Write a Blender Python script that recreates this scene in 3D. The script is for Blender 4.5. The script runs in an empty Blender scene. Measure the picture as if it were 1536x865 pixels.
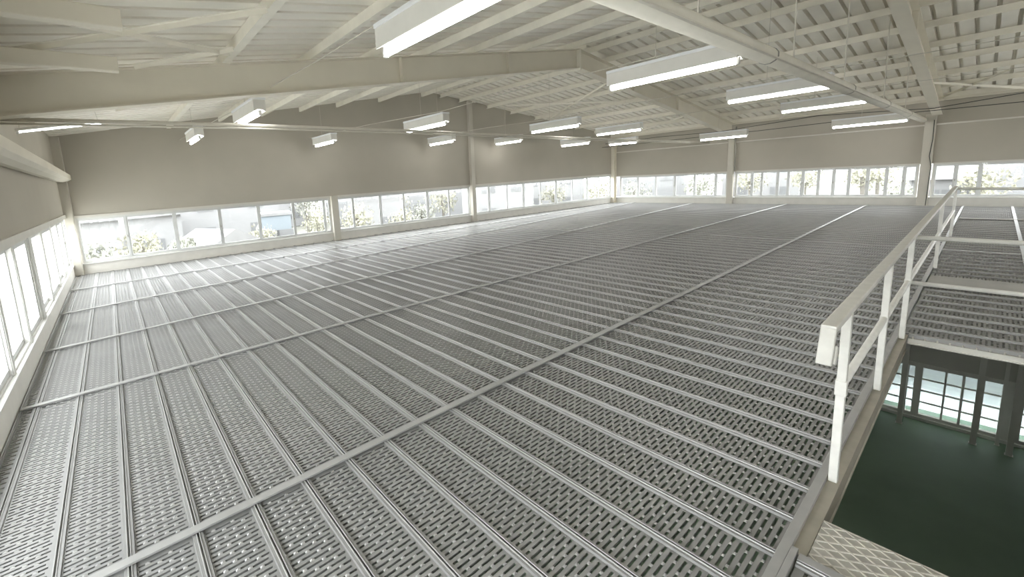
import bpy, math, random
from mathutils import Matrix, Vector, Euler

random.seed(7)
scn = bpy.context.scene
COL = scn.collection

# ---------------------------------------------------------------- camera
CAM_H = 1.8
cam_d = bpy.data.cameras.new('camera')
cam = bpy.data.objects.new('camera', cam_d)
COL.objects.link(cam)
cam_d.sensor_fit = 'HORIZONTAL'
cam_d.sensor_width = 36.0
cam_d.lens = 14.7953
cam_d.shift_x = 127.79 / 1536.0
cam_d.shift_y = -71.38 / 1536.0
cam_d.clip_start = 0.05
cam_d.clip_end = 600
RT = Vector((0.79661394, -0.60131341, -0.0618742))
UP = Vector((0.13875459, 0.08226984, 0.98690366))
FW = Vector((0.58834803, 0.79476654, -0.14897229))
m = Matrix.Identity(4)
for r in range(3):
    m[r][0] = RT[r]; m[r][1] = UP[r]; m[r][2] = -FW[r]
m.translation = Vector((0, 0, CAM_H))
cam.matrix_world = m
scn.camera = cam

# ---------------------------------------------------------------- world: overcast sky
SKY = 7.8
TUBE = 30.0
world = bpy.data.worlds.new('overcast_sky')
scn.world = world
world.use_nodes = True
wn = world.node_tree.nodes
wl = world.node_tree.links
wn.clear()
wo = wn.new('ShaderNodeOutputWorld')
wb = wn.new('ShaderNodeBackground')
wb.inputs['Color'].default_value = (0.97, 0.975, 1.0, 1)
wb.inputs['Strength'].default_value = SKY
wl.new(wb.outputs[0], wo.inputs[0])
scn.view_settings.view_transform = 'Standard'
scn.view_settings.look = 'None'
scn.view_settings.gamma = 1.0
scn.view_settings.exposure = 0.45
scn.view_settings.use_curve_mapping = False
scn.cycles.max_bounces = 10
scn.cycles.diffuse_bounces = 6
scn.cycles.glossy_bounces = 4
scn.cycles.transparent_max_bounces = 12
scn.cycles.sample_clamp_indirect = 6.0


# ---------------------------------------------------------------- materials
def mat(name, rgb, rough=0.6, metal=0.0, noise=0.06, scale=6.0, bump=0.0, bscale=60.0, spec=0.4, stretch=None, detail=4):
    mt = bpy.data.materials.new(name)
    mt.use_nodes = True
    nt = mt.node_tree
    b = nt.nodes['Principled BSDF']
    b.inputs['Roughness'].default_value = rough
    b.inputs['Metallic'].default_value = metal
    b.inputs['Specular IOR Level'].default_value = spec
    tc = nt.nodes.new('ShaderNodeTexCoord')
    src = tc.outputs['Object']
    if stretch:
        mp = nt.nodes.new('ShaderNodeMapping')
        mp.inputs['Scale'].default_value = stretch
        nt.links.new(src, mp.inputs['Vector'])
        src = mp.outputs['Vector']
    nz = nt.nodes.new('ShaderNodeTexNoise')
    nz.inputs['Scale'].default_value = scale
    nz.inputs['Detail'].default_value = detail
    nt.links.new(src, nz.inputs['Vector'])
    rp = nt.nodes.new('ShaderNodeValToRGB')
    lo = [max(0, c * (1 - noise)) for c in rgb]
    hi = [min(1, c * (1 + noise)) for c in rgb]
    rp.color_ramp.elements[0].position = 0.3
    rp.color_ramp.elements[1].position = 0.7
    rp.color_ramp.elements[0].color = (*lo, 1)
    rp.color_ramp.elements[1].color = (*hi, 1)
    nt.links.new(nz.outputs['Fac'], rp.inputs['Fac'])
    nt.links.new(rp.outputs['Color'], b.inputs['Base Color'])
    if bump > 0:
        n2 = nt.nodes.new('ShaderNodeTexNoise')
        n2.inputs['Scale'].default_value = bscale
        nt.links.new(src, n2.inputs['Vector'])
        bp = nt.nodes.new('ShaderNodeBump')
        bp.inputs['Strength'].default_value = bump
        bp.inputs['Distance'].default_value = 0.01
        nt.links.new(n2.outputs['Fac'], bp.inputs['Height'])
        nt.links.new(bp.outputs['Normal'], b.inputs['Normal'])
    return mt


def glass_mat(name, tint, gloss=0.08):
    mt = bpy.data.materials.new(name)
    mt.use_nodes = True
    nt = mt.node_tree
    nt.nodes.clear()
    out = nt.nodes.new('ShaderNodeOutputMaterial')
    tr = nt.nodes.new('ShaderNodeBsdfTransparent')
    tr.inputs['Color'].default_value = (*tint, 1)
    gl = nt.nodes.new('ShaderNodeBsdfGlossy')
    gl.inputs['Roughness'].default_value = 0.04
    mx = nt.nodes.new('ShaderNodeMixShader')
    nz = nt.nodes.new('ShaderNodeTexNoise')
    nz.inputs['Scale'].default_value = 3.0
    mm = nt.nodes.new('ShaderNodeMath')
    mm.operation = 'MULTIPLY'
    mm.inputs[1].default_value = gloss * 2
    nt.links.new(nz.outputs['Fac'], mm.inputs[0])
    nt.links.new(mm.outputs[0], mx.inputs['Fac'])
    nt.links.new(tr.outputs[0], mx.inputs[1])
    nt.links.new(gl.outputs[0], mx.inputs[2])
    nt.links.new(mx.outputs[0], out.inputs[0])
    return mt


def emit_mat(name, rgb, s):
    mt = bpy.data.materials.new(name)
    mt.use_nodes = True
    b = mt.node_tree.nodes['Principled BSDF']
    b.inputs['Base Color'].default_value = (*rgb, 1)
    b.inputs['Emission Color'].default_value = (*rgb, 1)
    b.inputs['Emission Strength'].default_value = s
    return mt


M = dict(
    deck=mat('galvanised_deck_steel', (0.295, 0.295, 0.288), 0.46, 0.3, 0.08, 2.2),
    bar=mat('galvanised_bar_steel', (0.40, 0.40, 0.39), 0.42, 0.3, 0.06, 9),
    wall=mat('painted_wall_panel', (0.44, 0.412, 0.352), 0.75, 0, 0.03, 1.2),
    trim=mat('painted_light_trim', (0.66, 0.64, 0.59), 0.55, 0, 0.04, 5),
    white=mat('white_painted_frame', (0.64, 0.64, 0.61), 0.5, 0, 0.03, 6),
    alu=mat('aluminium_sash', (0.62, 0.63, 0.62), 0.42, 0.35, 0.03, 8),
    beam=mat('painted_roof_beam', (0.74, 0.70, 0.60), 0.6, 0, 0.035, 2),
    purlin=mat('painted_purlin', (0.84, 0.81, 0.72), 0.55, 0, 0.05, 4),
    sheet=mat('painted_roof_sheet', (0.88, 0.85, 0.77), 0.6, 0, 0.05, 1.6),
    rail=mat('white_rail_paint', (0.82, 0.81, 0.76), 0.42, 0, 0.06, 14, 0.05, 40),
    edge=mat('beige_edge_beam_paint', (0.40, 0.375, 0.31), 0.55, 0, 0.09, 7),
    tread=mat('worn_tread_steel', (0.50, 0.485, 0.44), 0.5, 0.4, 0.12, 9),
    wire=mat('bright_tread_wire', (0.74, 0.72, 0.66), 0.4, 0.5, 0.05, 20),
    plate=mat('grey_cover_plate', (0.36, 0.35, 0.31), 0.5, 0.2, 0.06, 5),
    lamp=mat('white_lamp_housing', (0.74, 0.73, 0.69), 0.45, 0, 0.03, 6),
    col=mat('painted_wall_column', (0.53, 0.505, 0.44), 0.65, 0, 0.03, 3),
    lip=mat('bright_lamp_lip', (0.86, 0.88, 0.90), 0.35, 0, 0.02, 6),
    socket=mat('lamp_socket_plastic', (0.8, 0.8, 0.78), 0.4, 0, 0.02, 20),
    tube=emit_mat('lit_fluorescent_tube', (1.0, 0.985, 0.965), TUBE),
    cable=mat('dark_cable', (0.06, 0.065, 0.06), 0.6, 0, 0.1, 8),
    pipe=mat('grey_conduit', (0.64, 0.615, 0.545), 0.6, 0, 0.04, 6),
    dark=mat('dark_gap', (0.035, 0.037, 0.035), 0.8, 0, 0.1, 5),
    green=mat('green_floor_paint', (0.22, 0.31, 0.215), 0.45, 0, 0.10, 1.1),
    lwall=mat('lower_wall_paint', (0.60, 0.585, 0.53), 0.7, 0, 0.05, 2),
    lframe=mat('grey_partition_frame', (0.76, 0.745, 0.69), 0.5, 0, 0.04, 4),
    siding=mat('white_siding', (0.80, 0.81, 0.83), 0.7, 0, 0.08, 1.5, stretch=(1, 0.3, 12)),
    glass=glass_mat('window_glass', (0.97, 0.985, 0.98), 0.05),
    lglass=glass_mat('partition_glass', (0.92, 0.95, 0.97), 0.05),
    ground=mat('pale_bounce_yard', (0.74, 0.735, 0.70), 0.9, 0, 0.10, 0.08),  # kept pale to throw light up at the roof
    grass=mat('dry_grass', (0.125, 0.125, 0.105), 0.9, 0, 0.25, 0.3),
    flange=mat('bright_lip_steel', (0.41, 0.41, 0.40), 0.38, 0.3, 0.05, 3),  # paler steel for raised lips and slot bridge domes
    thintube=emit_mat('lit_thin_tube', (0.96, 1.0, 0.99), 9.0),
    filltube=emit_mat('added_fill_tube', (0.93, 0.97, 1.0), 24.0),  # added glow standing in for daylight behind the lower screen
    leafA=mat('pale_yellow_green_leaves', (0.28, 0.275, 0.215), 0.8, 0, 0.35, 1.4),
    leafB=mat('grey_green_leaves', (0.25, 0.255, 0.22), 0.8, 0, 0.35, 1.4),
    bark=mat('grey_bark', (0.16, 0.15, 0.13), 0.9, 0, 0.2, 6),
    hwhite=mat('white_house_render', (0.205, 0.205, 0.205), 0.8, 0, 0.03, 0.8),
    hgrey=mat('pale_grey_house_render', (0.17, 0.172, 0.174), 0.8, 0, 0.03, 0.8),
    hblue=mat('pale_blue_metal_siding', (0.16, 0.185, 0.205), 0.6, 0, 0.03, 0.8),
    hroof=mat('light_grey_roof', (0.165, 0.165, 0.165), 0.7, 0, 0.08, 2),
    hwin=mat('house_window_glass', (0.13, 0.133, 0.135), 0.5, 0, 0.1, 2),
)


# ---------------------------------------------------------------- mesh helpers
class MB:
    def __init__(s):
        s.v = []
        s.f = []

    def quad(s, *p):
        n = len(s.v)
        s.v += [tuple(q) for q in p]
        s.f.append(tuple(range(n, n + len(p))))
        return s

    def box(s, x0, x1, y0, y1, z0, z1):
        n = len(s.v)
        s.v += [(x, y, z) for z in (z0, z1) for y in (y0, y1) for x in (x0, x1)]
        for a in ((0, 2, 3, 1), (4, 5, 7, 6), (0, 1, 5, 4), (2, 6, 7, 3), (0, 4, 6, 2), (1, 3, 7, 5)):
            s.f.append(tuple(n + i for i in a))
        return s

    def hull8(s, P):                    # eight corners in the order of box()
        n = len(s.v)
        s.v += [tuple(p) for p in P]
        for a in ((0, 2, 3, 1), (4, 5, 7, 6), (0, 1, 5, 4), (2, 6, 7, 3), (0, 4, 6, 2), (1, 3, 7, 5)):
            s.f.append(tuple(n + i for i in a))
        return s

    def bar(s, a, b, w, h, up=(0, 0, 1)):   # oriented box from a to b, width w, height h
        a = Vector(a); b = Vector(b)
        d = (b - a).normalized()
        u = Vector(up)
        side = d.cross(u).normalized()
        u = side.cross(d).normalized()
        P = []
        for z in (-h / 2, h / 2):
            for y in (a, b):
                for x in (-w / 2, w / 2):
                    P.append(y + side * x + u * z)
        return s.hull8(P)

    def tube(s, pts, r, n=10, caps=True):
        pts = [Vector(p) for p in pts]
        base = len(s.v)
        ref = None
        for i, p in enumerate(pts):
            d = (pts[min(i + 1, len(pts) - 1)] - pts[max(i - 1, 0)]).normalized()
            if ref is None:
                ref = Vector((0, 0, 1)) if abs(d.z) < 0.9 else Vector((1, 0, 0))
            a = d.cross(ref).normalized()
            b = a.cross(d).normalized()
            ref = b
            for k in range(n):
                t = 2 * math.pi * k / n
                s.v.append(tuple(p + a * math.cos(t) * r + b * math.sin(t) * r))
        for i in range(len(pts) - 1):
            for k in range(n):
                k2 = (k + 1) % n
                s.f.append((base + i * n + k, base + i * n + k2, base + (i + 1) * n + k2, base + (i + 1) * n + k))
        if caps:
            s.f.append(tuple(base + k for k in range(n - 1, -1, -1)))
            e = base + (len(pts) - 1) * n
            s.f.append(tuple(e + k for k in range(n)))
        return s

    def extrude(s, prof, fn, t0, t1):       # closed profile (a,b) swept; fn(a,b,t) -> xyz
        n = len(s.v)
        k = len(prof)
        s.v += [fn(a, b, t0) for a, b in prof] + [fn(a, b, t1) for a, b in prof]
        for i in range(k):
            j = (i + 1) % k
            s.f.append((n + i, n + j, n + k + j, n + k + i))
        s.f.append(tuple(n + i for i in range(k - 1, -1, -1)))
        s.f.append(tuple(n + k + i for i in range(k)))
        return s

    def mesh(s, name, material, smooth=False):
        me = bpy.data.meshes.new(name)
        me.from_pydata(s.v, [], s.f)
        me.materials.append(material)
        if smooth:
            me.polygons.foreach_set('use_smooth', [True] * len(me.polygons))
        me.update()
        return me

    def build(s, name, material, parent=None, smooth=False, bevel=0):
        return link(name, s.mesh(name, material, smooth), parent, bevel)


def link(name, data, parent=None, bevel=0):
    o = bpy.data.objects.new(name, data)
    COL.objects.link(o)
    if parent is not None:
        o.parent = parent
    if bevel:
        b = o.modifiers.new('bevel', 'BEVEL')
        b.width = bevel
        b.segments = 2
        b.limit_method = 'ANGLE'
    return o


def tag(o, label, cat, group=None, kind=None):
    o['label'] = label
    o['category'] = cat
    if group:
        o['group'] = group
    if kind:
        o['kind'] = kind
    return o


def empty(name, loc=(0, 0, 0), rz=0.0):
    o = bpy.data.objects.new(name, None)
    o.empty_display_size = 0.2
    COL.objects.link(o)
    o.location = loc
    o.rotation_euler = (0, 0, rz)
    return o


# ---------------------------------------------------------------- dimensions (metres)
XL, XF = -0.89, 20.0            # inner faces of left and far wall
YB = -6.0                       # wall behind the camera
GA, GB = (-0.89, 13.05), (20.0, 11.2)   # gable wall, slightly out of square
G_ANG = math.atan2(GB[1] - GA[1], GB[0] - GA[0])
G_LEN = math.hypot(GB[0] - GA[0], GB[1] - GA[1])
RX, RZ, RS = 9.5, 4.75, 0.145   # ridge x, height of the roof sheet there, slope
LOWZ = -3.0


def roof(x):
    return RZ - RS * abs(x - RX)


def gable_u(x):
    return (x - GA[0]) / math.cos(G_ANG)


# ---------------------------------------------------------------- FLOOR: slotted deck planks
floor = empty('floor')
tag(floor, 'grey slotted steel plank deck covering the whole upper floor', 'floor', kind='structure')
PX0, PITCH = -0.7637, 0.29826
BARS = [(0.455, 0.0), (2.416, -0.001), (4.9266, -0.0238), (6.7299, 0.0428), (8.782, 0.066), (10.865, -0.004)]
ROWS = [(0.455, 2.416), (2.416, 4.86), (4.86, 6.87), (6.87, 9.05), (9.05, 10.85), (10.85, 13.02)]


def panel_mesh(name, L, walls=True, mb=None, ox=0.0, oy=0.0, sx0=None, sx1=None):
    own = mb is None
    mb = mb or MB()
    P = PITCH
    a, b, c, d = 0.0045, 0.0085, 0.0235, 0.0265
    zw = -0.012
    x0 = 0 if sx0 is None else sx0
    x1 = P if sx1 is None else sx1

    def q(xa, za, xb, zb, ya=0.001, yb=None):
        yb = L - 0.001 if yb is None else yb
        mb.quad((ox + xa, oy + ya, za), (ox + xb, oy + ya, zb), (ox + xb, oy + yb, zb), (ox + xa, oy + yb, za))
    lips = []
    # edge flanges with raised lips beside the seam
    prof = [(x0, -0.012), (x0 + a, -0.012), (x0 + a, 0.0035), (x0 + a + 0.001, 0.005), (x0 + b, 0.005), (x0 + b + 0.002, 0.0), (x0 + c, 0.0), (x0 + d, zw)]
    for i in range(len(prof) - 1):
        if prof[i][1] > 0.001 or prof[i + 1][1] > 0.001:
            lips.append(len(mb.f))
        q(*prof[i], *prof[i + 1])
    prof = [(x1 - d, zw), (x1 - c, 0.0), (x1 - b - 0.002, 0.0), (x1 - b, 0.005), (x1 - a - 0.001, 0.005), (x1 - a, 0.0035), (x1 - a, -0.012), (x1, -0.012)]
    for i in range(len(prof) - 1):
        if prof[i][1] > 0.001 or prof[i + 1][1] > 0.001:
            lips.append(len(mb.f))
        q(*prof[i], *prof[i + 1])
    xa, xb = x0 + d, x1 - d
    cp, web, per, bri = 0.031, 0.0182, 0.0975, 0.0215
    n = int((L - 0.008) / cp)
    m0 = (L - n * cp) / 2
    q(xa, zw, xb, zw, 0.001, m0)
    q(xa, zw, xb, zw, m0 + n * cp, L - 0.001)
    for k in range(n):
        y0 = m0 + k * cp
        q(xa, zw, xb, zw, y0 + cp - web, y0 + cp)
        ya, yb = y0, y0 + cp - web
        off = (k % 2) * per / 2 - per
        cur = xa
        t = xa + 0.006 + off
        while t < xb:
            s0, s1 = max(t, xa + 0.006), min(t + per - bri, xb - 0.006)
            if s1 - s0 > 0.012:
                # solid piece before the slot, domed
                if s0 - cur < 0.03:
                    cxx, cyy = ox + (cur + s0) / 2, oy + (ya + yb) / 2
                    e = [(ox + cur, oy + ya, zw), (ox + s0, oy + ya, zw), (ox + s0, oy + yb, zw), (ox + cur, oy + yb, zw)]
                    top = (cxx, cyy, zw + 0.0075)
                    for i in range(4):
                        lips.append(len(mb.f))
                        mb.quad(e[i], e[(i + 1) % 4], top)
                else:
                    q(cur, zw, s0, zw, ya, yb)
                if walls:
                    zb = zw - 0.012
                    X0, X1, Y0, Y1 = ox + s0, ox + s1, oy + ya, oy + yb
                    mb.quad((X0, Y0, zw), (X1, Y0, zw), (X1, Y0, zb), (X0, Y0, zb))
                    mb.quad((X0, Y1, zw), (X0, Y1, zb), (X1, Y1, zb), (X1, Y1, zw))
                cur = s1
            t += per
        q(cur, zw, xb, zw, ya, yb)
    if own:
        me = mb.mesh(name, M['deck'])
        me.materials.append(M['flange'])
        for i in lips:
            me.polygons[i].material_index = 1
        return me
    FL.extend(lips)


def onscreen(x, y, z=0.0):
    v = Vector((x, y, z - CAM_H))
    dd = v.dot(FW)
    if dd < 0.2:
        return None
    return (640.2 + 631.26 * v.dot(RT) / dd, 361.1 - 631.26 * v.dot(UP) / dd, dd)


cand = []
NI = 70
for j, (ya, yb) in enumerate(ROWS):
    for i in range(NI):
        xa = PX0 + i * PITCH
        if xa + PITCH > XF + 0.02:
            continue
        cand.append((j, xa, ya, yb))
for i in range(NI):                                  # beyond the stair opening
    xa = 6.06 + i * PITCH
    if xa + PITCH <= XF + 0.02:
        cand.append((6, xa, -1.6, 0.405))
for i in range(8):                                   # this side of the stair opening
    xa = 2.235 - (i + 1) * PITCH
    cand.append((7, xa, -1.6, 0.385))


def shown_area(cn):
    j, xa, ya, yb = cn
    pts = [onscreen(x, y) for x in (xa, xa + PITCH) for y in (ya, (ya + yb) / 2, yb)]
    ok = [p for p in pts if p and -60 < p[0] < 1596 and -60 < p[1] < 925]
    if not ok:
        return 0.0
    dd = sum(p[2] for p in ok) / len(ok)
    return len(ok) / 6.0 * (yb - ya) / dd ** 3


cand.sort(key=lambda c: -shown_area(c))
meshes = {}
for cn in cand[:299]:
    j, xa, ya, yb = cn
    if j not in meshes:
        meshes[j] = panel_mesh('deck_plank', yb - ya)
    o = link('deck_plank', meshes[j], floor)
    o.location = (xa, ya, 0)
rest = MB()
FL = []
for j, xa, ya, yb in cand[299:]:
    panel_mesh('', yb - ya, False, rest, xa, ya)
for j, (ya, yb) in enumerate(ROWS):                  # narrow cut strip beside the left wall
    if j > 0:
        panel_mesh('', yb - ya, False, rest, 0, ya, XL + 0.005, PX0)
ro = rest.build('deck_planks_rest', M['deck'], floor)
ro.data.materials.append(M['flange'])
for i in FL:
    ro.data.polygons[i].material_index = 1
ro['kind'] = 'stuff'
ro['label'] = 'remaining slotted deck planks further away'
# plain deck behind the camera
pd = MB()
pd.box(XL, XF, YB, -1.6, -0.03, -0.004).box(XL, -0.155, -1.6, 0.4, -0.03, -0.004)
pd.build('deck_sheet', M['deck'], floor)
# bars lying across the planks
for k, (c, s) in enumerate(BARS[1:]):
    y0, y1 = c + s * XL, c + s * XF
    b = MB()
    w = 0.052
    b.hull8([(XL + 0.02, y0 - w / 2, 0.0055), (XF - 0.02, y1 - w / 2, 0.0055), (XL + 0.02, y0 + w / 2, 0.0055), (XF - 0.02, y1 + w / 2, 0.0055),
             (XL + 0.02, y0 - w / 2, 0.018), (XF - 0.02, y1 - w / 2, 0.018), (XL + 0.02, y0 + w / 2, 0.018), (XF - 0.02, y1 + w / 2, 0.018)])
    b.build('seam_bar', M['bar'], floor, bevel=0.002)
eb = MB()
eb.box(-0.15, XF - 0.02, 0.417, 0.456, -0.03, 0.012)
eb.build('edge_bar', M['bar'], floor, bevel=0.002)
eb = MB()
eb.box(0.0, 2.30, 0.392, 0.4165, -0.03, 0.014)
eb.build('edge_bar', M['bar'], floor, bevel=0.002)
eb = MB()
eb.box(2.237, 2.285, -1.6, 0.385, -0.05, 0.008)
eb.build('end_flange', M['bar'], floor, bevel=0.002)
eb = MB()
eb.box(6.02, 6.058, -1.6, 0.36, -0.03, 0.006)
eb.build('end_flange', M['bar'], floor, bevel=0.002)
eb = MB()
eb.box(6.08, XF - 0.05, -0.43, -0.385, 0.0055, 0.016)
eb.build('seam_bar', M['bar'], floor)
eb = MB()
eb.box(16.4, 16.5, -1.55, 0.40, 0.0056, 0.02)
eb.build('cross_bar', M['plate'], floor)

# ---------------------------------------------------------------- stair opening: edge beams, tread
b = MB()
prof = [(0.365, -0.17), (0.365, -0.162), (0.372, -0.158), (0.372, -0.03), (0.365, -0.026), (0.365, -0.016), (0.45, -0.016), (0.45, -0.17)]
b.extrude(prof, lambda a, c, t: (t, a, c), 2.30, 6.06)
tag(b.build('edge_beam', M['edge'], bevel=0.0015), 'beige painted steel edge beam carrying the white railing posts', 'beam')
b = MB()
b.box(6.0, 6.07, -1.6, 0.36, -0.075, -0.031).box(5.985, 6.02, -1.6, 0.36, -0.085, -0.075)
ob = tag(b.build('opening_beam', M['lframe']), 'grey steel ledge beam under the deck at the far end of stair opening', 'beam')
for k in range(16):
    b = MB()
    y = 0.33 - k * 0.075
    b.tube([(6.012, y, -0.012), (6.012, y, -0.055 - 0.012 * (k % 3 == 0))], 0.006, 6)
    b.build('pin', M['wire'], ob)
tr = empty('stair_tread', (2.45, -0.4, 0))
tag(tr, 'worn beige top stair tread with raised diamond mesh beside the green void', 'stair tread')
b = MB()
b.box(-0.157, 0.158, -0.8, 0.762, -0.03, -0.008)
b.build('tread_plate', M['tread'], tr, bevel=0.002)
b = MB()
b.box(0.158, 0.163, -0.8, 0.762, -0.045, -0.004)
b.build('nosing', M['wire'], tr)
b = MB()                                            # expanded-metal strands
sx, sy = 0.0285, 0.078
for i in range(11):
    xb_ = -0.157 + (i + 0.5) * sx
    pts = []
    k = 0
    while -0.8 + (k - 1) * sy / 2 < 0.758:
        pts.append((min(0.156, xb_ + sx / 2 * (-1) ** (k + i)), min(0.76, -0.8 + k * sy / 2), -0.0055))
        k += 1
    for p, q2 in zip(pts[:-1], pts[1:]):
        b.bar(p, q2, 0.005, 0.006)
mo = b.build('diamond_mesh', M['wire'], tr)
# cover plate on the deck
b = MB()
b.box(8.32, 9.0, -1.2, 0.40, 0.0055, 0.02)
tag(b.build('cover_plate', M['plate'], bevel=0.004), 'flat grey cover plate lying on deck behind the middle rail', 'plate')

# ---------------------------------------------------------------- railing
rl = empty('handrail', (4.5, 0.395, 0))
tag(rl, 'white painted steel railing along the stair opening', 'railing')


def rpart(mb, name, bev=0.004, smooth=False, matn='rail', parent=None):
    mb.v = [(x - 4.5, y - 0.395, z) for x, y, z in mb.v]
    return mb.build(name, M[matn], parent or rl, smooth=smooth, bevel=bev)


RY = 0.395
for x in (3.01, 4.48, 5.90, 9.6, 13.1):
    b = MB()
    b.box(x - 0.019, x + 0.019, RY - 0.019, RY + 0.019, -0.014 if x < 6 else 0.013, 0.965)
    po = rpart(b, 'post')
    if x < 4:
        b = MB()
        b.box(x - 0.0235, x + 0.0235, RY - 0.0235, RY + 0.0235, 0.50, 0.585)
        b.v = [(vx - 4.5, vy - 0.395, vz) for vx, vy, vz in b.v]
        b.build('sleeve', M['rail'], po, bevel=0.004)
b = MB()
b.box(2.60, 13.16, RY - 0.022, RY + 0.034, 0.965, 1.0)
rpart(b, 'top_rail', 0.005)
b = MB()
b.bar((2.613, RY + 0.006, 0.985), (2.555, RY + 0.006, 0.82), 0.056, 0.028, up=(1, 0, 0.3))
rpart(b, 'rail_end', 0.005)
b = MB()
b.bar((2.62, RY - 0.026, 0.90), (2.59, RY - 0.026, 0.82), 0.008, 0.04, up=(1, 0, 0.3))
rpart(b, 'end_bracket', 0.002)
b = MB()
b.tube([(3.01, RY, 0.555), (5.9, RY, 0.545), (13.1, RY, 0.52)], 0.02, 12)
rpart(b, 'middle_rail', 0, True)
for x in (4.48, 5.90):
    b = MB()
    b.box(x - 0.0225, x + 0.0225, RY - 0.0225, RY + 0.0225, 0.525, 0.575)
    rpart(b, 'rail_collar', 0.006)
b = MB()
b.tube([(6.02, RY, 0.955), (6.0, -1.5, 0.945)], 0.021, 12)
rpart(b, 'cross_top_rail', 0, True)
b = MB()
b.tube([(5.93, RY, 0.535), (6.0, -1.5, 0.515)], 0.02, 12)
rpart(b, 'cross_middle_rail', 0, True)
b = MB()
b.tube([(13.1, RY, 0.95), (12.6, -1.5, 0.95)], 0.025, 10)
rpart(b, 'cross_top_rail', 0, True)
for x, y in ((6.02, -1.45), (12.6, -1.45)):
    b = MB()
    b.box(x - 0.025, x + 0.025, y - 0.025, y + 0.025, 0.008, 0.955)
    rpart(b, 'post')

# ---------------------------------------------------------------- LOWER STOREY
b = MB()
b.box(-1.2, 20.2, YB, 13.4, LOWZ - 0.1, LOWZ)
tag(b.build('floor_lower', M['green']), 'dark green painted floor of the storey below, seen through the opening', 'floor', kind='structure')
for nm, bx in (('wall_lower_left', (-1.2, -1.0, YB, 13.4)), ('wall_lower_back', (-1.2, 20.2, YB - 0.1, YB)),
               ('wall_lower_gable', (-1.2, 20.2, 13.3, 13.4)), ('wall_lower_far', (20.1, 20.2, YB, 13.4))):
    b = MB()
    b.box(bx[0], bx[1], bx[2], bx[3], LOWZ, -0.05)
    tag(b.build(nm, M['lwall']), {'wall_lower_left': 'dark lower storey wall under the left windows', 'wall_lower_back': 'dark lower storey wall behind the stair',
        'wall_lower_gable': 'dark lower storey wall under the gable windows', 'wall_lower_far': 'dark lower storey wall under the far windows'}[nm], 'wall', kind='structure')
PXW = 11.0
b = MB()
b.box(PXW - 0.02, PXW + 0.08, YB, 13.3, -1.96, -0.2)
b.box(PXW - 0.02, PXW + 0.08, YB, -1.3, LOWZ, -1.96).box(PXW - 0.02, PXW + 0.08, 0.95, 13.3, LOWZ, -1.96)
tag(b.build('wall_partition', M['lwall']), 'dark grey lower storey partition wall above the glazed screen', 'wall', kind='structure')
lw = empty('window_7', (PXW, 0, LOWZ))
tag(lw, 'grey framed glazed screen with small panes standing on green floor', 'window', kind='structure')
cols = [(0.885, 0.665), (0.605, 0.535), (0.445, 0.20), (0.175, 0.015), (-0.015, -0.165), (-0.215, -0.385), (-0.60, -0.82), (-0.86, -1.08)]
zr = [0.105, 0.32, 0.535, 0.75, 0.965]
fr = MB()
prev = 0.95
for (ya, yb) in cols:
    fr.box(-0.04, 0.04, ya, prev, 0.0, 1.04)
    prev = yb
fr.box(-0.04, 0.04, -1.3, prev, 0.0, 1.04)
for (ya, yb) in cols:
    fr.box(-0.04, 0.04, yb, ya, 0.0, 0.10).box(-0.04, 0.04, yb, ya, 0.97, 1.04)
    for z in zr[1:-1]:
        fr.box(-0.015, 0.015, yb, ya, z - 0.011, z + 0.011)
fr.build('frame', M['lframe'], lw)
fr = MB()
fr.box(-0.09, 0.0, -1.3, 0.95, 0.0, 0.05)
fr.build('threshold', M['lframe'], lw)
for (ya, yb) in cols:
    for z0, z1 in zip(zr[:-1], zr[1:]):
        g = MB()
        g.box(-0.003, 0.003, yb, ya, z0 + 0.008, z1 - 0.008)
        g.build('pane', M['lglass'], lw)
for y, x, lab in ((0.632, 10.6, 'grey square strut before the narrow pane of the lower screen'), (-0.165, 10.6, 'grey square strut standing on green floor, left of the two in front'),
             (-0.51, 10.55, 'grey square strut on green floor nearest the right picture edge'), (-0.40, 10.8, 'thin grey strut between lower screen and right strut')):
    b = MB()
    w = 0.032 if y != -0.40 else 0.02
    b.box(x - w, x + w, y - w, y + w, LOWZ + 0.006, -0.09)
    b.box(x - w * 1.3, x + w * 1.3, y - w * 1.3, y + w * 1.3, LOWZ, LOWZ + 0.006)
    tag(b.build('support_strut', M['lframe']), lab, 'strut', 'struts below the deck')
sd = empty('wall_siding', (11.45, 0, LOWZ))
tag(sd, 'white boarded wall seen through the lower glazed screen', 'wall', kind='structure')
for k in range(15):
    b = MB()
    z = k * 0.2
    b.hull8([(0.0, -4, z), (0.1, -4, z), (0.0, 4, z), (0.1, 4, z), (0.025, -4, z + 0.197), (0.1, -4, z + 0.197), (0.025, 4, z + 0.197), (0.1, 4, z + 0.197)])
    b.build('board', M['siding'], sd)
b = MB()
b.box(PXW + 0.08, 11.6, -4, 4, -0.3, -0.22)  # unseen slab added to stop light leaking up through the deck slots
tag(b.build('light_stop_slab', M['lwall']), 'unseen slab added to stop light behind the lower glazed screen', 'ceiling', kind='structure')
for y in (-0.9, 0.35):  # unseen tubes added to brighten the boarded wall
    b = MB()
    b.tube([(11.13, y - 0.6, LOWZ + 0.03), (11.13, y + 0.6, LOWZ + 0.03)], 0.02, 8)
    tag(b.build('fill_tube', M['filltube']), 'added unseen fill tube on the floor behind the lower screen, %s one' % ('right' if y < 0 else 'left'), 'lamp', 'added fill tubes')

# ---------------------------------------------------------------- WALLS
SILL, HEADG, HEADF, HEADL = 0.26, 1.36, 1.255, 1.37
WT = 0.14
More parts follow.
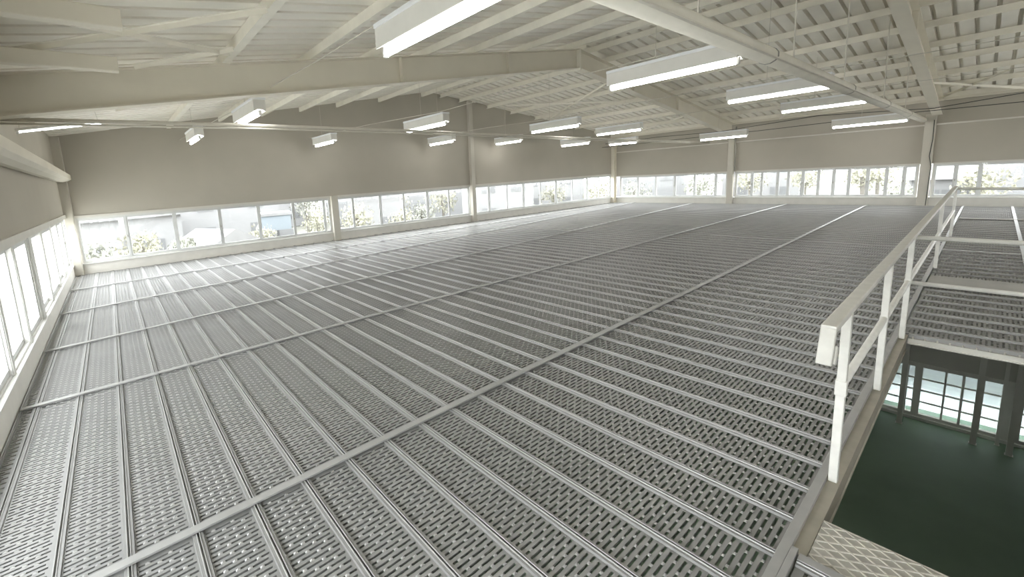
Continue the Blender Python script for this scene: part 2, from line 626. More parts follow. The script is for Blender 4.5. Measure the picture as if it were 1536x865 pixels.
# left wall
wl_ = empty('wall_left')
tag(wl_, 'greige panelled left wall above the low window band', 'wall', kind='structure')
b = MB()
b.box(XL - WT, XL, YB, 13.2, HEADL + 0.09, roof(XL) + 0.02)
b.build('upper_panel', M['wall'], wl_)
b = MB()
b.box(XL - WT, XL + 0.035, YB, 13.0, HEADL, HEADL + 0.09)
b.build('window_head_trim', M['trim'], wl_, bevel=0.004)
b = MB()
b.box(XL - WT, XL, YB, 13.2, -0.05, SILL - 0.02)
b.build('lower_panel', M['trim'], wl_)
b = MB()
b.box(XL - WT - 0.1, XL + 0.02, YB, 13.0, SILL - 0.02, SILL)
b.build('sill_board', M['white'], wl_, bevel=0.004)
b = MB()
prof = [(XL, 2.21), (XL + 0.10, 2.20), (XL + 0.19, 2.225), (XL + 0.25, 2.262), (XL + 0.25, 2.372), (XL, 2.372)]
b.extrude(prof, lambda a, c, t: (a, t, c), YB, 13.02)
tag(b.build('eave_beam', M['beam'], bevel=0.006), 'pale steel channel beam running along left wall above the windows', 'beam')

# far wall
wf = empty('wall_far')
tag(wf, 'greige far side wall above a long low window band', 'wall', kind='structure')
b = MB()
b.box(XF, XF + WT, YB, 11.4, HEADF + 0.03, 2.40)
b.build('upper_panel', M['wall'], wf)
b = MB()
b.box(XF + 0.02, XF + WT, YB, 11.4, 2.40, roof(XF) + 0.02)
b.build('eave_panel', M['wall'], wf)
b = MB()
b.box(XF - 0.035, XF + 0.03, YB, 11.2, 2.395, 2.44)
b.build('girt', M['trim'], wf, bevel=0.004)
b = MB()
b.box(XF - 0.02, XF + WT, YB, 11.4, HEADF, HEADF + 0.03)
b.build('window_head_trim', M['trim'], wf)
b = MB()
b.box(XF, XF + WT, YB, 11.4, -0.05, SILL - 0.03)
b.build('lower_panel', M['trim'], wf)
b = MB()
b.box(XF - 0.05, XF + WT + 0.05, YB, 11.2, SILL - 0.03, SILL - 0.005)
b.build('sill_board', M['white'], wf, bevel=0.004)

# gable wall (local x along the wall, +y outwards)
wg = empty('wall_gable', (GA[0], GA[1], 0), G_ANG)
tag(wg, 'tall greige gable wall rising to the roof ridge', 'wall', kind='structure')


def gx(u):
    return GA[0] + u * math.cos(G_ANG)


UR = gable_u(RX)
b = MB()
for ua, ub in ((0 - 0.2, UR), (UR, G_LEN + 0.2)):
    za, zb = roof(gx(ua)) + 0.03, roof(gx(ub)) + 0.03
    b.hull8([(ua, 0, HEADG + 0.05), (ub, 0, HEADG + 0.05), (ua, WT, HEADG + 0.05), (ub, WT, HEADG + 0.05),
             (ua, 0, za), (ub, 0, zb), (ua, WT, za), (ub, WT, zb)])
b.build('upper_panel', M['wall'], wg)
b = MB()
b.box(0, G_LEN, -0.02, WT, HEADG, HEADG + 0.05)
b.build('window_head_trim', M['trim'], wg)
b = MB()
b.box(-0.2, G_LEN + 0.2, 0, WT, -0.05, SILL - 0.03)
b.build('lower_panel', M['trim'], wg)
b = MB()
b.box(0, G_LEN, -0.045, WT + 0.05, SILL - 0.03, SILL - 0.005)
b.build('sill_board', M['white'], wg, bevel=0.004)

# wall behind the camera
wbk = empty('wall_back')
tag(wbk, 'greige end wall behind the stair', 'wall', kind='structure')
b = MB()
for xa, xb in ((XL - 0.2, RX), (RX, XF + 0.2)):
    zl = -0.05 if xa < RX - 0.1 else 1.30
    b.hull8([(xa, YB - WT, zl), (xb, YB - WT, zl), (xa, YB, zl), (xb, YB, zl),
             (xa, YB - WT, roof(xa) + .03), (xb, YB - WT, roof(xb) + .03), (xa, YB, roof(xa) + .03), (xb, YB, roof(xb) + .03)])
b.box(RX, XF + 0.2, YB - WT, YB, -0.05, SILL)
b.build('panel', M['wall'], wbk)


# windows: each bay an Empty; sashes with panes
def bay(name, label, org, ang, u0, u1, cuts, zb, zt, flip=0, stile=0.055):
    w = empty(name, (org[0], org[1], 0), ang)
    tag(w, label, 'window', kind='structure')
    fr = MB()
    f = 0.04
    fr.box(u0, u1, 0.02, 0.10, zb, zb + 0.02).box(u0, u1, 0.02, 0.10, zt - f, zt)
    fr.box(u0, u0 + f, 0.02, 0.10, zb + 0.02, zt - f).box(u1 - f, u1, 0.02, 0.10, zb + 0.02, zt - f)
    fr.build('outer_frame', M['white'], w)
    edges = [u0 + f * 0.6] + list(cuts) + [u1 - f * 0.6]
    for k in range(len(edges) - 1):
        a, c = edges[k], edges[k + 1]
        if c - a < 0.06:
            continue
        yo = 0.035 if (k + flip) % 2 == 0 else 0.066
        st = min(stile, (c - a) * 0.22)
        rz0, rz1 = zb + 0.022, zt - f - 0.002
        a2, c2 = a - 0.012, c + 0.012
        if k == 0: a2 = a
        if k == len(edges) - 2: c2 = c
        s = MB()
        s.box(a2, a2 + st, yo, yo + 0.026, rz0, rz1).box(c2 - st, c2, yo, yo + 0.026, rz0, rz1)
        s.box(a2 + st, c2 - st, yo, yo + 0.026, rz0, rz0 + 0.05).box(a2 + st, c2 - st, yo, yo + 0.026, rz1 - 0.04, rz1)
        so = s.build('sash', M['alu'], w)
        g = MB()
        g.box(a2 + st - 0.004, c2 - st + 0.004, yo + 0.010, yo + 0.015, rz0 + 0.036, rz1 - 0.028)
        g.build('pane', M['glass'], so)
        if k % 2 == 0:
            l = MB()
            zc = (zb + zt) / 2
            l.box(c2 - 0.026, c2 - 0.008, yo - 0.018, yo, zc - 0.03, zc + 0.03)
            l.build('latch', M['plate'], so)
    return w


gm1 = [0.26, 1.31, 2.39, 3.41, 4.40, 5.36]
gm2 = [6.32, 7.30, 8.20, 9.18, 10.12]
gm3 = [12.05, 13.01, 13.92, 14.93, 15.91, 16.97, 18.03, 18.89]
GU = lambda l: [gable_u(x) for x in l]
c1, c2 = gable_u(5.65), gable_u(11.18)
bay('window_1', 'sliding windows of the gable wall between left corner and first post', GA, G_ANG, 0.17, c1 - 0.1, GU(gm1), SILL, HEADG)
bay('window_2', 'sliding windows of the gable wall between its two posts', GA, G_ANG, c1 + 0.1, c2 - 0.09, GU(gm2), SILL, HEADG)
bay('window_3', 'sliding windows of the gable wall between second post and far corner', GA, G_ANG, c2 + 0.09, G_LEN - 0.18, GU(gm3), SILL, HEADG, 1)
# far wall: local x along -Y (so +y local is outwards, +X world): rotate -90 deg, origin at (XF, 11.2)
FO = (XF, 11.2)
FA = -math.pi / 2
FU = lambda l: [11.2 - y for y in l]
bay('window_4', 'far wall windows between the corner and first column', FO, FA, 0.3, 11.2 - 6.40, FU([10.04, 9.22, 8.41, 7.62, 6.83]), SILL, HEADF)
bay('window_5', 'long row of far wall windows between the two columns', FO, FA, 11.2 - 6.16, 11.2 - 1.36, FU([5.60, 5.29, 4.81, 4.50, 4.09, 3.67, 3.28, 2.90, 2.46, 2.04, 1.66]), SILL, HEADF)
bay('window_6', 'far wall windows right of the column, behind the railing', FO, FA, 11.2 - 1.10, 11.2 + 4.0, FU([0.65, 0.21, -0.65, -1.5, -2.4, -3.2]), SILL, HEADF)
# left wall: +y local outwards (-X world): rotate +90, origin (XL, YB)
LO = (XL, YB)
LU = lambda l: [y - YB for y in l]
bay('window_8', 'left wall windows nearest the picture edge', LO, math.pi / 2, 0.5, 7.36 - YB, LU([-3.5, -1.5, 0.2, 1.6, 2.9, 4.0, 5.18, 6.25]), SILL, HEADL)
bay('window_9', 'left wall windows between wide post and the gable corner', LO, math.pi / 2, 7.62 - YB, 12.85 - YB, LU([8.66, 9.95, 11.08, 12.1]), SILL, HEADL, 1)
bay('added_window', 'unseen end wall windows added to brighten the right roof', (XF, YB), math.pi, 0.1, XF - RX - 0.1, [1.3 * k for k in range(1, 8)], SILL, 1.3)  # unseen bay added to let light onto the right roof slope
# wide posts of the left window band
for y, w, lab in ((7.49, 0.13, 'wide white post between the left wall windows'), (5.2, 0.05, 'narrow white post between left windows at picture edge'), (6.28, 0.05, 'narrow white post just before wide left window post'),
                  (8.66, 0.05, 'narrow white post just beyond wide left window post'), (9.95, 0.05, 'second narrow white post beyond the wide left post'), (11.08, 0.05, 'narrow white left window post nearest the corner column')):
    b = MB()
    b.box(XL - WT + 0.02, XL - 0.012, y - w, y + w, SILL, HEADL)
    b.box(XL - 0.012, XL - 0.004, y - w * 0.8, y + w * 0.8, SILL, HEADL)
    tag(b.build('window_post', M['white'], bevel=0.003), lab, 'post', 'posts of the left window band')

# ---------------------------------------------------------------- columns
def column(label, x, y, z1, wx, wy, mt='trim', rz=0.0, base=True):
    c = empty('column', (x, y, 0), rz)
    tag(c, label, 'column', 'wall columns')
    b = MB()
    t = 0.012
    b.box(-wx / 2, -wx / 2 + t, -wy / 2, wy / 2, 0.012, z1).box(wx / 2 - t, wx / 2, -wy / 2, wy / 2, 0.012, z1)
    b.box(-wx / 2 + t, wx / 2 - t, -0.006, 0.006, 0.012, z1)
    b.build('shaft', M[mt], c)
    b = MB()
    b.box(-wx / 2 - 0.01, wx / 2 + 0.01, -wy / 2 - 0.01, wy / 2 + 0.01, 0.001, 0.012)
    b.build('base_plate', M[mt], c)
    return c


def box_column(label, x, y, z1, wx, wy, rz=0.0):
    c = empty('column', (x, y, 0), rz)
    tag(c, label, 'column', 'wall columns')
    b = MB()
    b.box(-wx / 2, wx / 2, -wy / 2, wy / 2, 0.012, z1)
    b.build('shaft', M['col'], c, bevel=0.006)
    b = MB()
    b.box(-wx / 2 - 0.008, wx / 2 + 0.008, -wy / 2 - 0.008, wy / 2 - 0.001, 0.001, 0.10)
    b.build('base_plate', M['col'], c)
    return c


def gpt(u, off):
    return (GA[0] + u * math.cos(G_ANG) - off * math.sin(G_ANG) * -1 * -1, GA[1] + u * math.sin(G_ANG) + off * math.cos(G_ANG))


gp = gpt(c1, -0.05)
box_column('short white post in the gable window band, nearer the left corner', gp[0], gp[1], HEADG + 0.05, 0.2, 0.2, G_ANG)
gp = gpt(c2, -0.06)
box_column('tall thin column on gable wall reaching up to roof', gp[0], gp[1], roof(gp[0]) - 0.02, 0.16, 0.16, G_ANG)
gp = gpt(0.09, -0.07)
box_column('corner column where left wall and gable wall meet', gp[0], gp[1], roof(gp[0]) - 0.02, 0.17, 0.14, G_ANG)
gp = gpt(G_LEN - 0.14, -0.08)
column('grey corner column where gable wall and far wall meet', gp[0], gp[1], roof(gp[0]) - 0.02, 0.2, 0.16, 'beam', G_ANG)
box_column('far wall column under the first roof beam', XF - 0.08, 6.28, roof(XF) - 0.5, 0.16, 0.2)
box_column('far wall column under the nearer roof beam, beside railing', XF - 0.09, 1.23, roof(XF) - 0.5, 0.18, 0.22)
box_column('far wall column hidden right of the railing', XF - 0.09, -4.0, roof(XF) - 0.5, 0.18, 0.22)

# ---------------------------------------------------------------- ROOF
ceil = empty('ceiling')
tag(ceil, 'underside of pitched ribbed metal roof with steel purlins', 'ceiling', kind='structure')
YR0, YR1 = YB - 0.3, 13.5
rp, pan, sl, top, dep = 0.25, 0.188, 0.008, 0.046, 0.10
for side in (-1, 1):
    xa = RX
    xb = XL - 0.3 if side < 0 else XF + 0.3
    b = MB()
    y = YR0
    ys = []
    while y < YR1:
        ys += [(y, 0), (y + pan, 0), (y + pan + sl, dep), (y + pan + sl + top, dep)]
        y += rp
    n0 = len(b.v)
    for x in (xa, xb):
        b.v += [(x, yy, roof(x) + zz) for yy, zz in ys]
    k = len(ys)
    for i in range(k - 1):
        f = (n0 + i, n0 + i + 1, n0 + k + i + 1, n0 + k + i)
        b.f.append(f if side < 0 else f[::-1])
    b.build('roof_sheet', M['sheet'], ceil)
b = MB()
b.extrude([(-0.25, -0.04), (0, 0.0), (0.25, -0.04), (0.25, 0.10), (0, 0.14), (-0.25, 0.10)], lambda a, c, t: (RX + a, t, RZ + c + 0.0), YR0, YR1)
b.build('ridge_cap', M['sheet'], ceil)
PD, PW = 0.125, 0.055
for x in (1.43, 2.65, 3.75, 4.85, 6.0, 7.45, 9.1, 9.92, 10.75, 12.05, 13.25, 14.6, 15.8, 17.1, 18.4, 19.65):
    s = -1 if x < RX else 1
    tt = 0.006
    prof = [(0, 0), (PW, 0), (PW, -0.018), (PW - tt, -0.018), (PW - tt, -tt), (tt, -tt), (tt, -PD + tt), (PW - tt, -PD + tt), (PW - tt, -PD + 0.018), (PW, -PD + 0.018), (PW, -PD), (0, -PD)]
    b = MB()
    w = 1.0
    if x == 1.43: w = 1.7
    b.extrude([(a * w * -s, c) for a, c in (prof if s < 0 else prof[::-1])], lambda a, c, t: (x + a, t, roof(x) - 0.003 - (RS * PW * w) + c + 0.004), YR0 + 0.3, 13.0 - (x - XL) * 0.0888 + 0.0)
    b.build('purlin', M['purlin'], ceil)
# eave strip of the far wall: dark gap line
b = MB()
b.box(XF - 0.12, XF - 0.02, YB, 11.2, roof(XF) - 0.14, roof(XF) - 0.02)
b.build('eave_purlin', M['beam'], ceil)


# diagonal wind braces under the purlins
def brace(x0, y0, x1, y1, off=-0.14, w=0.05):
    b = MB()
    b.bar((x0, y0, roof(x0) + off), (x1, y1, roof(x1) + off), w, 0.006)
    b.bar((x0, y0, roof(x0) + off - 0.025), (x1, y1, roof(x1) + off - 0.025), 0.006, 0.05)
    b.build('wind_brace', M['purlin'], ceil)


brace(-0.75, 4.02, 1.40, 5.64, w=0.07)
brace(-0.75, 5.47, 1.40, 4.12, -0.148, w=0.07)
brace(1.40, 5.45, 0.45, 6.10, w=0.06)
brace(0.3, 6.6, 2.6, 9.0)
brace(2.6, 6.6, 0.3, 9.0, -0.148)
brace(19.81, 1.25, 17.3, -0.05)
brace(17.3, 1.3, 19.75, -0.55, -0.148)
brace(17.2, 3.35, 19.8, 4.80)
brace(15.7, 4.8, 19.6, 4.0, -0.148)
brace(12.1, 10.9, 14.6, 7.0)
brace(14.6, 10.9, 12.1, 7.0, -0.148)
brace(17.1, 6.6, 19.6, 10.5)


# roof beams (portal frame rafters)
def roof_beam(y, label):
    rbm = empty('roof_beam', (RX, y, 0))
    tag(rbm, label, 'beam', 'portal frame roof beams')
    H, FWD, TF, TW = 0.435, 0.20, 0.014, 0.010
    top = RZ - PD - 0.012
    for side in (-1, 1):
        xe = (XL + 0.01 - RX) if side < 0 else (XF - 0.17 - RX)
        def sh(x, z):
            return top + z - RS * abs(x)
        b = MB()
        for (ya, yb, za, zb) in ((-FWD / 2, FWD / 2, -TF, 0), (-FWD / 2, FWD / 2, -H, -H + TF), (-TW / 2, TW / 2, -H + TF, -TF)):
            xs = (0, xe) if side > 0 else (xe, 0)
            b.hull8([(x, yy, sh(x, zz)) for zz in (za, zb) for yy in (ya, yb) for x in xs])
        b.build('rafter', M['beam'], rbm)
        for xs_ in ((-2.5, -5.2) if side < 0 else (2.6, 5.4)):
            b = MB()
            b.hull8([(x, yy, sh(x, zz)) for zz in (-H + TF, -TF) for yy in (-0.085, 0.085) for x in (xs_ - 0.006, xs_ + 0.006)])
            b.build('stiffener', M['beam'], rbm)
    b = MB()
    b.box(-0.012, 0.012, -0.11, 0.11, top - H - 0.05, top + 0.005)
    b.build('ridge_plate', M['purlin'], rbm)
    return rbm


roof_beam(6.28, 'large I-section roof beam crossing the picture below the ridge')
roof_beam(1.12, 'nearer I-section roof beam descending at upper right to the column')
roof_beam(-4.0, 'I-section roof beam behind the viewer')

# two short cantilever arms on the left wall
for y, lab in ((3.86, 'short pale cantilever arm at top left, nearer the viewer'), (5.16, 'short pale cantilever arm at top left, just before large roof beam')):
    b = MB()
    prof = [(-0.045, -0.055), (0.045, -0.055), (0.05, -0.05), (0.05, 0.05), (0.045, 0.055), (-0.045, 0.055), (-0.05, 0.05), (-0.05, -0.05)]
    b.extrude(prof, lambda a, c, t: (t, y + a, 3.05 + c * 1.2), XL, 0.25)
    tag(b.build('cantilever_arm', M['beam'], bevel=0.008), lab, 'bracket', 'cantilever arms')

# ---------------------------------------------------------------- fluorescent lights
def light(label, x, y, z, L=1.25, rz=0.0, tilt=0.0, grp='hanging fluorescent lights', rods=True):
    r = empty('fluorescent_light', (x, y, z))
    r.rotation_euler = (0, tilt, rz)
    tag(r, label, 'light fixture', grp)
    h = L / 2 + 0.03
    b = MB()
    prof = [(-0.085, 0.20), (-0.088, 0.035), (-0.078, 0.035), (-0.03, 0.06), (0.03, 0.06), (0.078, 0.035), (0.088, 0.035), (0.085, 0.20)]
    b.extrude(prof, lambda a, c, t: (a, t, c), -h, h)
    b.build('housing', M['lamp'], r)
    b = MB()
    b.box(-0.098, 0.098, -h, h, 0.198, 0.235)
    b.build('top_lip', M['lip'], r, bevel=0.004)
    b = MB()
    b.tube([(0, -L / 2, 0), (0, L / 2, 0)], 0.025, 12)
    b.build('tube', M['tube'], r, smooth=False)
    for s in (-1, 1):
        b = MB()
        b.box(-0.022, 0.022, s * L / 2 - (0.0 if s > 0 else 0.03), s * L / 2 + (0.03 if s > 0 else 0.0), -0.028, 0.05)
        b.build('socket', M['socket'], r, bevel=0.004)
        if rods and s > 0:
            b = MB()
            zt = roof(x) - z - 0.005
            b.tube([(0, s * L * 0.1, 0.235), (0, s * L * 0.1, zt)], 0.0035, 6)
            b.build('hanger_rod', M['pipe'], r)
    return r


LIGHTS = [
    (2.1, 2.45, 2.88, 1.6, 'large lit fluorescent light at top of picture, nearest the viewer'),
    (5.93, 2.61, 2.88, 1.5, 'lit fluorescent light right of the ridge, largest of the right group'),
    (9.95, 2.49, 2.88, 1.45, 'second lit fluorescent light of the right group from viewer'),
    (14.1, 2.62, 2.88, 1.5, 'third lit fluorescent light of the right group'),
    (18, 2.3, 2.53, 1.5, 'lit fluorescent light nearest the column by the railing'),
    (5.83, 7.66, 2.88, 1.4, 'lit fluorescent light hanging below large roof beam, left of ridge post'),
    (10, 7.32, 2.88, 1.5, 'lit fluorescent light hanging below the large beam ridge'),
    (13.87, 7.63, 2.88, 1.5, 'lit fluorescent light right of the ridge below large beam'),
    (17.9, 5.93, 2.53, 1.4, 'lit fluorescent light before the first far wall column'),
    (4.97, 11.17, 2.88, 1.2, 'small lit light before gable wall, second from the left corner'),
    (9.03, 11.04, 2.88, 1.2, 'small lit light before gable wall column, left of column'),
    (12.17, 10.95, 2.88, 1.2, 'small lit light before gable wall, right of column'),
    (14.55, 9.72, 2.68, 1.15, 'small lit light before gable wall, near the far corner'),
    (17.5, 9.42, 2.68, 1.15, 'small lit light just before the far corner column'),
    (1.99, 7.33, 2.9, 1.25, 'lit fluorescent light seen almost end-on below large beam, left'),
    (1.65, 10.34, 2.88, 1.1, 'small lit light before gable wall nearest left corner'),
]
for x, y, z, L_, lab in LIGHTS:
    light(lab, x, y, z, L_)
tl = empty('fluorescent_light', (-0.36, 7.35, 2.735))
tl.rotation_euler = (0, -0.148, 0)
tag(tl, 'thin bare lit tube light following the roof slope at left edge', 'light fixture', 'hanging fluorescent lights')
b = MB()
b.box(-0.45, 0.45, -0.022, 0.022, 0.014, 0.045)
b.build('batten', M['lamp'], tl)
b = MB()
b.tube([(-0.42, 0, -0.002), (0.42, 0, -0.002)], 0.008, 8)
b.build('tube', M['thintube'], tl)
for sx_ in (-1, 1):
    b = MB()
    b.box(sx_ * 0.435 - 0.015, sx_ * 0.435 + 0.015, -0.015, 0.015, -0.02, 0.014)
    b.build('socket', M['socket'], tl)
    b = MB()
    b.tube([(sx_ * 0.4, 0, 0.045), (sx_ * 0.4, 0, 0.58)], 0.003, 6)
    b.build('hanger_rod', M['pipe'], tl)
for k, x in enumerate((2.0, 6.0, 10.0, 14.0, 17.8)):
    light('lit fluorescent light behind the viewer, %s from left wall' % ('first', 'second', 'third', 'fourth', 'fifth')[k], x, -2.6, 2.88)

# ---------------------------------------------------------------- raceway, pipes, cables
rw = empty('cable_raceway', (10, 1.38, 2.7))
tag(rw, 'pale rounded cable raceway running under roof from top centre to column', 'raceway')
za, zb_ = 2.80, 2.575
def rz_(x): return za + (zb_ - za) * x / 19.6
b = MB()
n = 12
prof = [(0.082 * math.cos(2 * math.pi * (k + .5) / n), 0.072 * math.sin(2 * math.pi * (k + .5) / n)) for k in range(n)]
b.extrude(prof, lambda a, c, t: (t - 10, a, rz_(t) + c - 2.7), -0.8, 19.75)
b.build('trunking', M['purlin'], rw, smooth=True)
b = MB()
b.box(-10.8, 9.75, -0.09, -0.065, -0.0, 0.0)
b.v = [(x, y, rz_(x + 10) - 2.7 - 0.045 + (0.012 if i % 8 > 3 else 0)) for i, (x, y, z) in enumerate(b.v)]
b.build('lower_rib', M['purlin'], rw)
for x in (2.2, 5.2, 8.9, 12.4, 16.0):
    b = MB()
    b.extrude([(a * 1.07, c * 1.07) for a, c in prof], lambda a, c, t: (t - 10, a, rz_(t) + c - 2.7), x - 0.012, x + 0.012)
    b.build('strap', M['plate'], rw)
for x in (3.6, 6.05, 8.6, 12.2, 15.5):
    b = MB()
    b.tube([(x - 10, 0, rz_(x) + 0.05 - 2.7), (x - 10 + 0.02, 0.02, roof(x) - 2.71)], 0.0075, 6)
    b.build('hanger_rod', M['pipe'], rw)
pp = empty('conduit_pair', (6, 7.0, 2.7))
tag(pp, 'pair of thin grey conduits running across below the large beam', 'conduit')
for r, dz, dy in ((0.026, 0.0, 0), (0.014, -0.052, -0.03)):
    b = MB()
    pts = [(-6.88, 0 + dy, 0.075 + dz), (-4.4, dy, 0.07 + dz), (-1.3, dy, 0.035 + dz), (2.7, dy, -0.05 + dz), (6.8, dy, -0.12 + dz), (13.7, dy, -0.20 + dz)]
    b.tube(pts, r, 10)
    b.build('conduit', M['pipe'], pp, smooth=True)


def cable(label, pts, r=0.011, mt='cable', cat='cable'):
    b = MB()
    b.tube(pts, r, 6)
    tag(b.build('overhead_cable', M[mt], smooth=True), label, cat, 'overhead cables')


cable('upper black cable along the far eave', [(18.6, -5.9, 2.95), (18.6, -4.0, 2.80), (18.6, -0.9, 3.02), (18.6, 1.12, 2.82), (18.6, 3.5, 2.98), (18.6, 6.28, 2.81), (18.6, 8.5, 2.86), (18.9, 11, 2.82)])
cable('lower black cable along the far eave above the column', [(18.5, -5.9, 2.72), (18.5, -0.3, 2.74), (18.5, 1.4, 2.76), (18.5, 5.1, 2.69), (18.6, 11, 2.66)])
cable('thin cable linking lights left of the ridge', [(2.1, 1.9, 3.15), (2.06, 4.5, 3.15), (2.05, 6.3, 3.2), (2.05, 7.0, 3.2), (2.03, 8.1, 3.2), (1.9, 9, 3.16), (1.65, 12.5, 3.13)], 0.007, 'pipe')
cable('thin cable linking lights before the ridge post', [(5.93, 1.9, 3.15), (5.88, 5.2, 3.19), (5.83, 7.1, 3.15), (5.4, 9.4, 3.18), (4.97, 12.3, 3.15)], 0.007, 'pipe')
cable('thin cable linking lights under the ridge', [(9.95, -1, 3.15), (9.97, 4.8, 3.2), (10.0, 6.7, 3.15), (9.5, 9.4, 3.18), (9.03, 11.9, 3.15)], 0.007, 'pipe')
cable('thin cable linking lights right of the ridge', [(14.1, -1, 3.15), (14.0, 5, 3.2), (13.87, 7, 3.15), (12.9, 9.4, 3.18), (12.17, 11.6, 3.15)], 0.007, 'pipe')
b = MB()
b.tube([(19.812, 1.16, 2.55), (19.812, 1.15, 2.0), (19.812, 1.18, 1.5), (19.812, 1.13, 1.2), (19.812, 1.15, 0.02)], 0.008, 6)
tag(b.build('hanging_cable', M['cable'], smooth=True), 'loose thin cable hanging down the column by railing', 'cable')
b = MB()
b.tube([(19.80, 6.12, 3.0), (19.80, 6.12, 1.3)], 0.02, 8)
tag(b.build('drain_pipe', M['plate'], smooth=True), 'thin dark pipe beside the first far wall column', 'pipe')

# ---------------------------------------------------------------- OUTSIDE
b = MB()
b.quad((-30, -60, -3.25), (19.0, -60, -3.25), (19.0, 20.0, -3.25), (-30, 20.0, -3.25))  # pale area added to bounce light in through gable and left windows
tag(b.build('ground', M['ground']), 'pale yard added to bounce light, right below the gable and left windows', 'ground', kind='structure')
b = MB()
b.quad((-120, -90, -3.3), (160, -90, -3.3), (160, 170, -3.3), (-120, 170, -3.3))
tag(b.build('ground_grass', M['grass']), 'bleached dry grass and gardens spreading beyond the yard', 'ground', kind='structure')


def house(label, x, y, w, d, h, rz, mt, roof_h=1.6, cat='house'):
    o = empty('house', (x, y, -3.25), rz)
    tag(o, label, cat, 'houses outside')
    b = MB()
    b.box(-w / 2, w / 2, -d / 2, d / 2, 0, h)
    b.build('wall', M[mt], o)
    b = MB()
    e = 0.35
    if roof_h > 0:
        b.extrude([(-w / 2 - e, h), (w / 2 + e, h), (0, h + roof_h)], lambda a, c, t: (a, t, c), -d / 2 - e, d / 2 + e)
    else:
        b.box(-w / 2 - 0.1, w / 2 + 0.1, -d / 2 - 0.1, d / 2 + 0.1, h, h + 0.18)
    b.build('roof', M['hroof'], o)
    for k in (-1, 1):
        for zz in (1.0, 3.4):
            if zz + 1.2 < h:
                for face in (-1,):
                    b = MB()
                    b.box(k * w * 0.25 - 0.6, k * w * 0.25 + 0.6, -d / 2 - 0.04, -d / 2 + 0.02, zz, zz + 1.1)
                    wo_ = b.build('window', M['hwin'], o)
                b = MB()
                b.box(-w / 2 - 0.04, -w / 2 + 0.02, k * d * 0.25 - 0.6, k * d * 0.25 + 0.6, zz, zz + 1.1)
                b.build('window', M['hwin'], o)
    return o


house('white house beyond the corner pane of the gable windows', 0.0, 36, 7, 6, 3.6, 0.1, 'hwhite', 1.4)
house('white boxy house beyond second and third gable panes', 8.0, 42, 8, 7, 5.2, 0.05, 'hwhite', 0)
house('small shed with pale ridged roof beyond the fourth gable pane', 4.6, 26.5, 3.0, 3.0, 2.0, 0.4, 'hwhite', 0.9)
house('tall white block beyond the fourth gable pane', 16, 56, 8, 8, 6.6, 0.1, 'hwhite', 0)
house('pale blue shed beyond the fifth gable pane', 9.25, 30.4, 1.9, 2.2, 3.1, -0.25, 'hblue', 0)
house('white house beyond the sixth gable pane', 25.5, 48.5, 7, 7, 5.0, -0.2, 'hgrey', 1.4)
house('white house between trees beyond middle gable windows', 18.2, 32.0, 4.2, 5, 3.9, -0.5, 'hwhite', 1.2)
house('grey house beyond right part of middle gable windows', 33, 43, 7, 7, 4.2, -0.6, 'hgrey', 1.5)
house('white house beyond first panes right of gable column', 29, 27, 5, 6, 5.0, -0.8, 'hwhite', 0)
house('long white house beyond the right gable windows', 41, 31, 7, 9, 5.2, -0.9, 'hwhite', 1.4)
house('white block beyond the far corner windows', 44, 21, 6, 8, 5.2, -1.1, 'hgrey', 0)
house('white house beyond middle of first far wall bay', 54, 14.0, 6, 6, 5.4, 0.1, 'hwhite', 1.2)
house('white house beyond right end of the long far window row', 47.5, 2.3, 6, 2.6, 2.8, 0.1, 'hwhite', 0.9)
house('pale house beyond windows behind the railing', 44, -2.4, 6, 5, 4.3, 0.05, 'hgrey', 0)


def tree(label, x, y, h, r, mt, seed, name='tree'):
    rnd = random.Random(seed)
    o = empty(name, (x, y, -3.25))
    tag(o, label, name, 'trees and bushes outside')
    b = MB()
    b.tube([(0, 0, 0), (0.05, 0.03, h * 0.35), (0.0, 0.1, h * 0.7)], 0.10 + 0.02 * h * 0.3, 7)
    b.build('trunk', M['bark'], o)
    b = MB()
    for k in range(520):
        t = rnd.random() * 2 * math.pi
        c = rnd.uniform(-1, 1)
        rr = r * rnd.random() ** 0.4
        lump = 0.75 + 0.25 * math.sin(3 * t + seed) * math.cos(2.5 * c + seed)
        px = rr * lump * math.sqrt(1 - c * c) * math.cos(t)
        py = rr * lump * math.sqrt(1 - c * c) * math.sin(t)
        pz = h - r * 0.85 + rr * lump * c * 0.85
        s = rnd.uniform(0.12, 0.3) * (0.6 + r * 0.22)
        e = Euler((rnd.uniform(0, 6), rnd.uniform(0, 6), rnd.uniform(0, 6))).to_matrix()
        P = [Vector((px, py, pz)) + e @ Vector(q) * s for q in ((-0.5, 0, 0), (0, -0.3, 0.05), (0.6, 0, 0), (0, 0.3, 0.05))]
        b.quad(*P)
    b.build('foliage', M[mt], o)
    return o


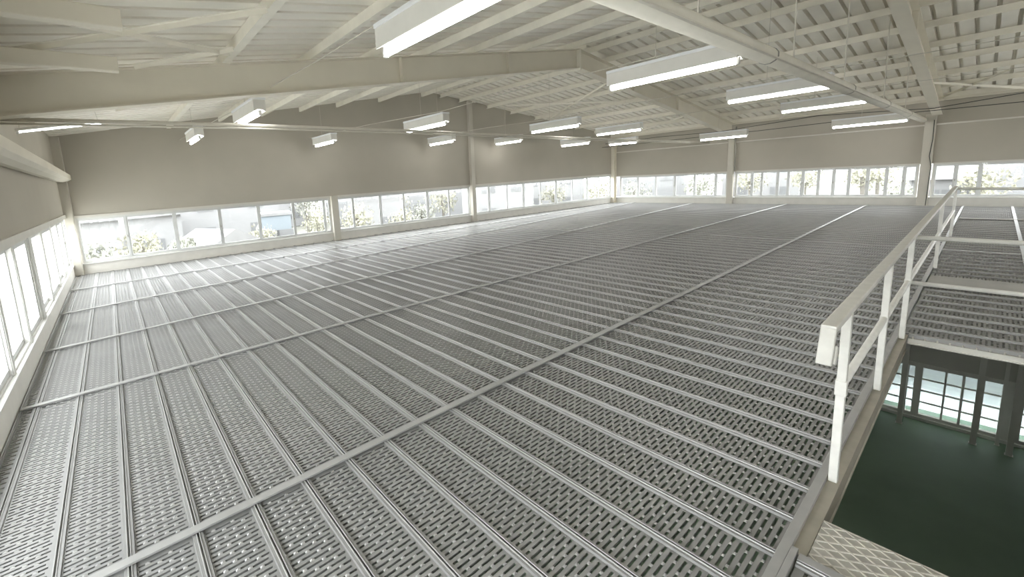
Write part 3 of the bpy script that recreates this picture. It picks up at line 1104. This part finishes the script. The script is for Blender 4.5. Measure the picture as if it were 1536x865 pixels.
TR = [
    (-0.9, 22.5, 3.7, 1.2, 'leafB', 'bush', 'pale bush beyond the corner pane of gable windows'),
    (1.0, 25.5, 3.6, 1.3, 'leafA', 'bush', 'yellowish bush low in the first gable pane'),
    (2.4, 21.5, 3.3, 0.9, 'leafB', 'bush', 'dark clipped bush low in the second gable pane'),
    (1.0, 44.5, 5.0, 2.2, 'leafA', 'tree', 'tree behind white house in first gable pane'),
    (7.3, 27.0, 3.0, 1.2, 'leafA', 'tree', 'leafy yellow-green tree in the fourth gable pane'),
    (15.6, 41.0, 5.0, 2.2, 'leafB', 'tree', 'grey-green tree behind the pale blue shed'),
    (12.0, 29.5, 3.6, 1.5, 'leafA', 'tree', 'yellow-green tree in the sixth gable pane'),
    (12.9, 25.0, 3.9, 1.4, 'leafA', 'tree', 'tree just right of the short gable post'),
    (16.9, 25.6, 3.2, 1.4, 'leafA', 'tree', 'tree beside white house in middle gable windows'),
    (23.2, 36.4, 5.0, 2.4, 'leafA', 'tree', 'broad tree in the third pane of middle gable windows'),
    (21.5, 29.5, 3.4, 1.7, 'leafB', 'tree', 'grey-green tree in fourth pane of middle gable windows'),
    (25.5, 31.5, 4.6, 2.1, 'leafA', 'tree', 'yellow-green tree left of the tall gable column'),
    (25.6, 20.6, 2.8, 1.2, 'leafB', 'bush', 'low bush beyond panes right of gable column'),
    (34.0, 25.0, 4.2, 1.7, 'leafA', 'tree', 'tree beyond middle of the right gable windows'),
    (35.0, 21.0, 4.2, 1.9, 'leafA', 'tree', 'tree beyond last panes of the gable wall'),
    (37.0, 18.8, 4.0, 1.7, 'leafB', 'tree', 'pale tree in first pane of far wall'),
    (39.5, 14.6, 4.4, 1.7, 'leafB', 'tree', 'pale tree left of the first far wall column'),
    (40.0, 11.2, 4.6, 1.5, 'leafA', 'tree', 'pale tree just right of first far wall column'),
    (41.0, 8.2, 4.6, 1.45, 'leafA', 'tree', 'pale yellow tree in middle of long far window row'),
    (42.0, 5.3, 4.6, 1.4, 'leafA', 'tree', 'yellow-green tree right of middle of far window row'),
    (54.5, 6.0, 5.0, 2.4, 'leafA', 'tree', 'tree above white house near the railing column'),
    (38.6, 3.3, 3.0, 1.0, 'leafB', 'bush', 'bush beside white house near the railing column'),
    (38.4, 0.3, 4.2, 1.5, 'leafA', 'tree', 'tree beyond windows just right of the railing column'),
]
for k, (x, y, h, r, mt, nm, lab) in enumerate(TR):
    tree(lab, x, y, h, r, mt, k * 13 + 5, nm)
for x, y, lab in ((-1.6, 24.6, 'pale utility pole in the corner pane of gable windows'), (0.35, 27.0, 'second pale pole in the first gable pane')):
    b = MB()
    b.tube([(x, y, -3.25), (x, y, 4.5)], 0.12, 10)
    b.tube([(x - 0.6, y, 4.0), (x + 0.6, y, 4.0)], 0.05, 6)
    tag(b.build('utility_pole', M['hwhite'], smooth=True), lab, 'pole', 'utility poles outside')
